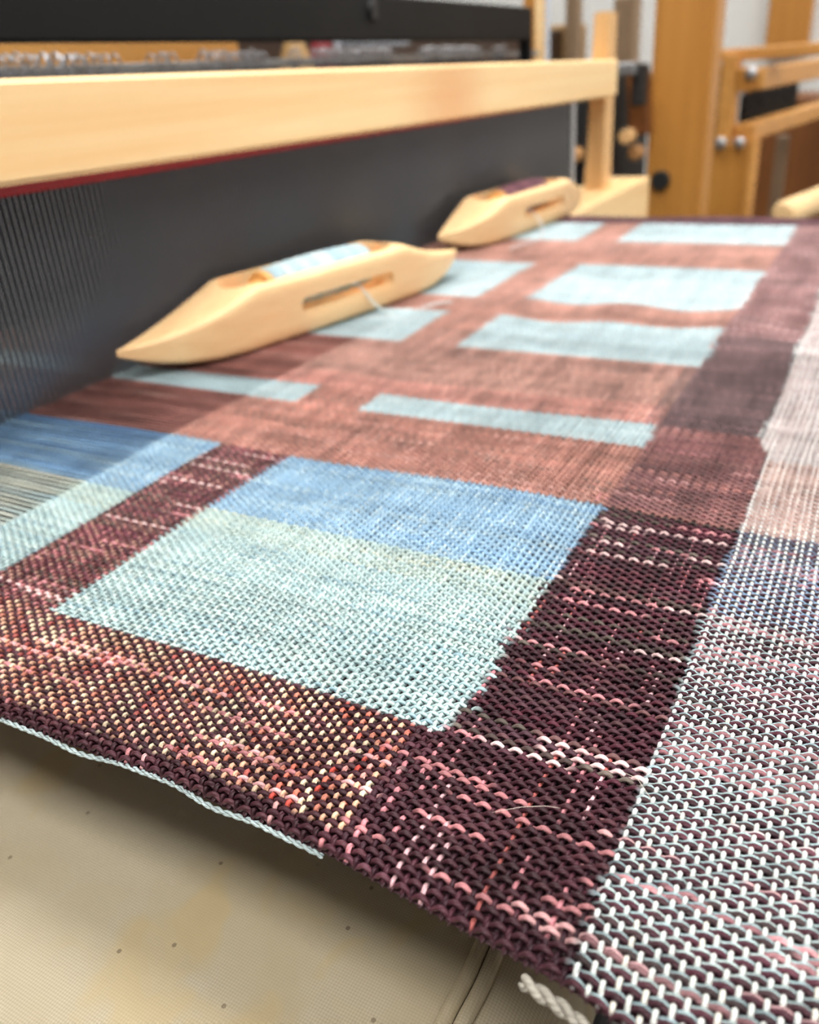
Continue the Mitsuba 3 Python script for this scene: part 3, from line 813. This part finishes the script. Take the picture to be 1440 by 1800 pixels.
# ---------------------------------------------------------------- background: big post, second loom, wall
post = man(trimesh.Trimesh(*[np.array(x) for x in (lambda m: (m.vertices, m.faces))(cb(-2.74, -2.06, 11.0, 11.5, FZ, 3.4, 0.02))]))
cyl = trimesh.creation.cylinder(0.085 * S, 0.30 * S, sections=24, transform=trimesh.transformations.rotation_matrix(np.pi / 2, [1, 0, 0]))
cyl.apply_translation(W((-2.55, 11.0, -0.30)))
post = (post - man(cyl)).to_mesh()
add('wide_post', trimesh.Trimesh(post.vert_properties[:, :3], post.tri_verts), 'post_oak')
scene['wide_post__body'] = scene.pop('wide_post')
add('wide_post__bolt_cap', rod([(-2.55, 10.93, -0.30), (-2.55, 10.95, -0.30), (-2.55, 11.25, -0.30)], [0.10, 0.115, 0.083], 20), 'black_rubber', smooth=30)
note('wide_post__bolt_cap', 'round black bolt cap')
note('wide_post', 'broad orange wooden loom post with a round black bolt cap low on it', 'loom post')
L2 = 'second_loom'
add(L2 + '__upper_post', cb(-2.50, -2.28, 14.0, 14.4, -0.12, 1.0, 0.02), 'rail_oak')
add(L2 + '__lower_post', cb(-2.62, -2.02, 14.0, 14.5, FZ, -0.14, 0.02), 'post_oak')
add(L2 + '__corner_strip', cb(-2.02, -1.93, 13.98, 14.5, FZ, -0.10, 0.015), 'rail_oak')
add(L2 + '__top_rail', cb(-2.66, 0.6, 14.1, 14.4, 0.90, 1.06, 0.02), 'rail_oak')
add(L2 + '__shaft_rail', beam((-2.0, 14.0, 0.66), (-1.1, 18.6, 0.72), 0.18, 0.28, 0.02), 'rail_oak')
add(L2 + '__rail_block', cb(-2.27, -2.06, 13.95, 14.2, 0.50, 0.82, 0.02), 'post_oak')
add(L2 + '__breast_rail', beam((-2.12, 14.1, -0.03), (-1.2, 19.0, 0.06), 0.30, 0.22, 0.02), 'rail_oak')
add(L2 + '__slot_bar', cb(-2.66, -2.51, 14.05, 14.3, -0.95, 0.86, 0.02), 'black_rubber')
note(L2 + '__slot_bar', 'dark upright strip')
for k, (u, v, z, r) in enumerate(((-2.08, 13.95, 0.74, .08), (-2.40, 13.95, -0.15, .08), (-2.14, 13.95, -0.15, .075))):
    add(num(L2 + '__bolt', k), rod([(u, v - .08, z), (u, v - .06, z), (u, v + .06, z)], [r * .5, r, r], 14), 'bright_metal', smooth=30)
hs = [beam((-2.25 + 0.6 * t + .03, 14.65 + 3 * t, -0.04), (-2.25 + 0.6 * t + .031, 14.65 + 3 * t, 0.50), 0.03, 0.03, 0.003) for t in np.linspace(0, 0.75, 30)]
add(L2 + '__heddles', trimesh.util.concatenate(hs + [beam((-2.30, 14.7, 0.21), (-1.86, 17.0, 0.24), 0.04, 0.5, 0.01)]), 'dark_steel')
note(L2 + '__heddles', kind='stuff')
note(L2, 'second wooden loom with bolted rails at the right edge', 'loom')
add('cloth_roller', rod([(-1.33, 12.9, -0.98), (-1.31, 12.97, -0.98), (-0.60, 16.0, -0.98)], [0.13, 0.18, 0.18], 20), 'maple', smooth=30, label='pale round wooden roller at the far right edge beyond the cloth', cat='roller')
add('brown_cabinet__body', cb(-2.9, 0.8, 21.0, 23.8, FZ, 0.10, 0.03), 'brown_wood')
add('brown_cabinet__door', cb(-2.3, -1.5, 20.93, 21.0, FZ + .3, -0.08, 0.02), 'brown_wood')
add('brown_cabinet__door_001', cb(-1.45, -0.6, 20.93, 21.0, FZ + .3, -0.08, 0.02), 'brown_wood')
note('brown_cabinet', 'dark brown cabinet in shadow behind the second loom', 'cabinet')
add('pale_leg', cb(-2.06, -1.86, 17.4, 17.6, FZ, -0.35, 0.02), 'grey_wood', label='pale wooden leg in front of the brown cabinet', cat='leg')
add('wall_board', cb(-3.42, -2.46, 24.5, 24.8, 0.9, 3.2, 0.03), 'post_oak', label='orange brown wooden board on the white wall, upper right', cat='board')
add('leaning_board', cb(-6.55, -5.75, 17.6, 18.0, FZ, 1.70, 0.05), 'tan_wood', label='tan wooden board standing before the white wall', cat='board')
add('slim_post', cb(-5.86, -5.62, 17.0, 17.3, FZ, 3.2, 0.03), 'grey_wood', label='slim grey brown post behind the beater upright', cat='post')
add('grey_plank', cb(-5.15, -4.72, 17.6, 18.0, FZ, 2.05, 0.04), 'grey_wood', label='grey brown plank left of the broad orange post', cat='plank')
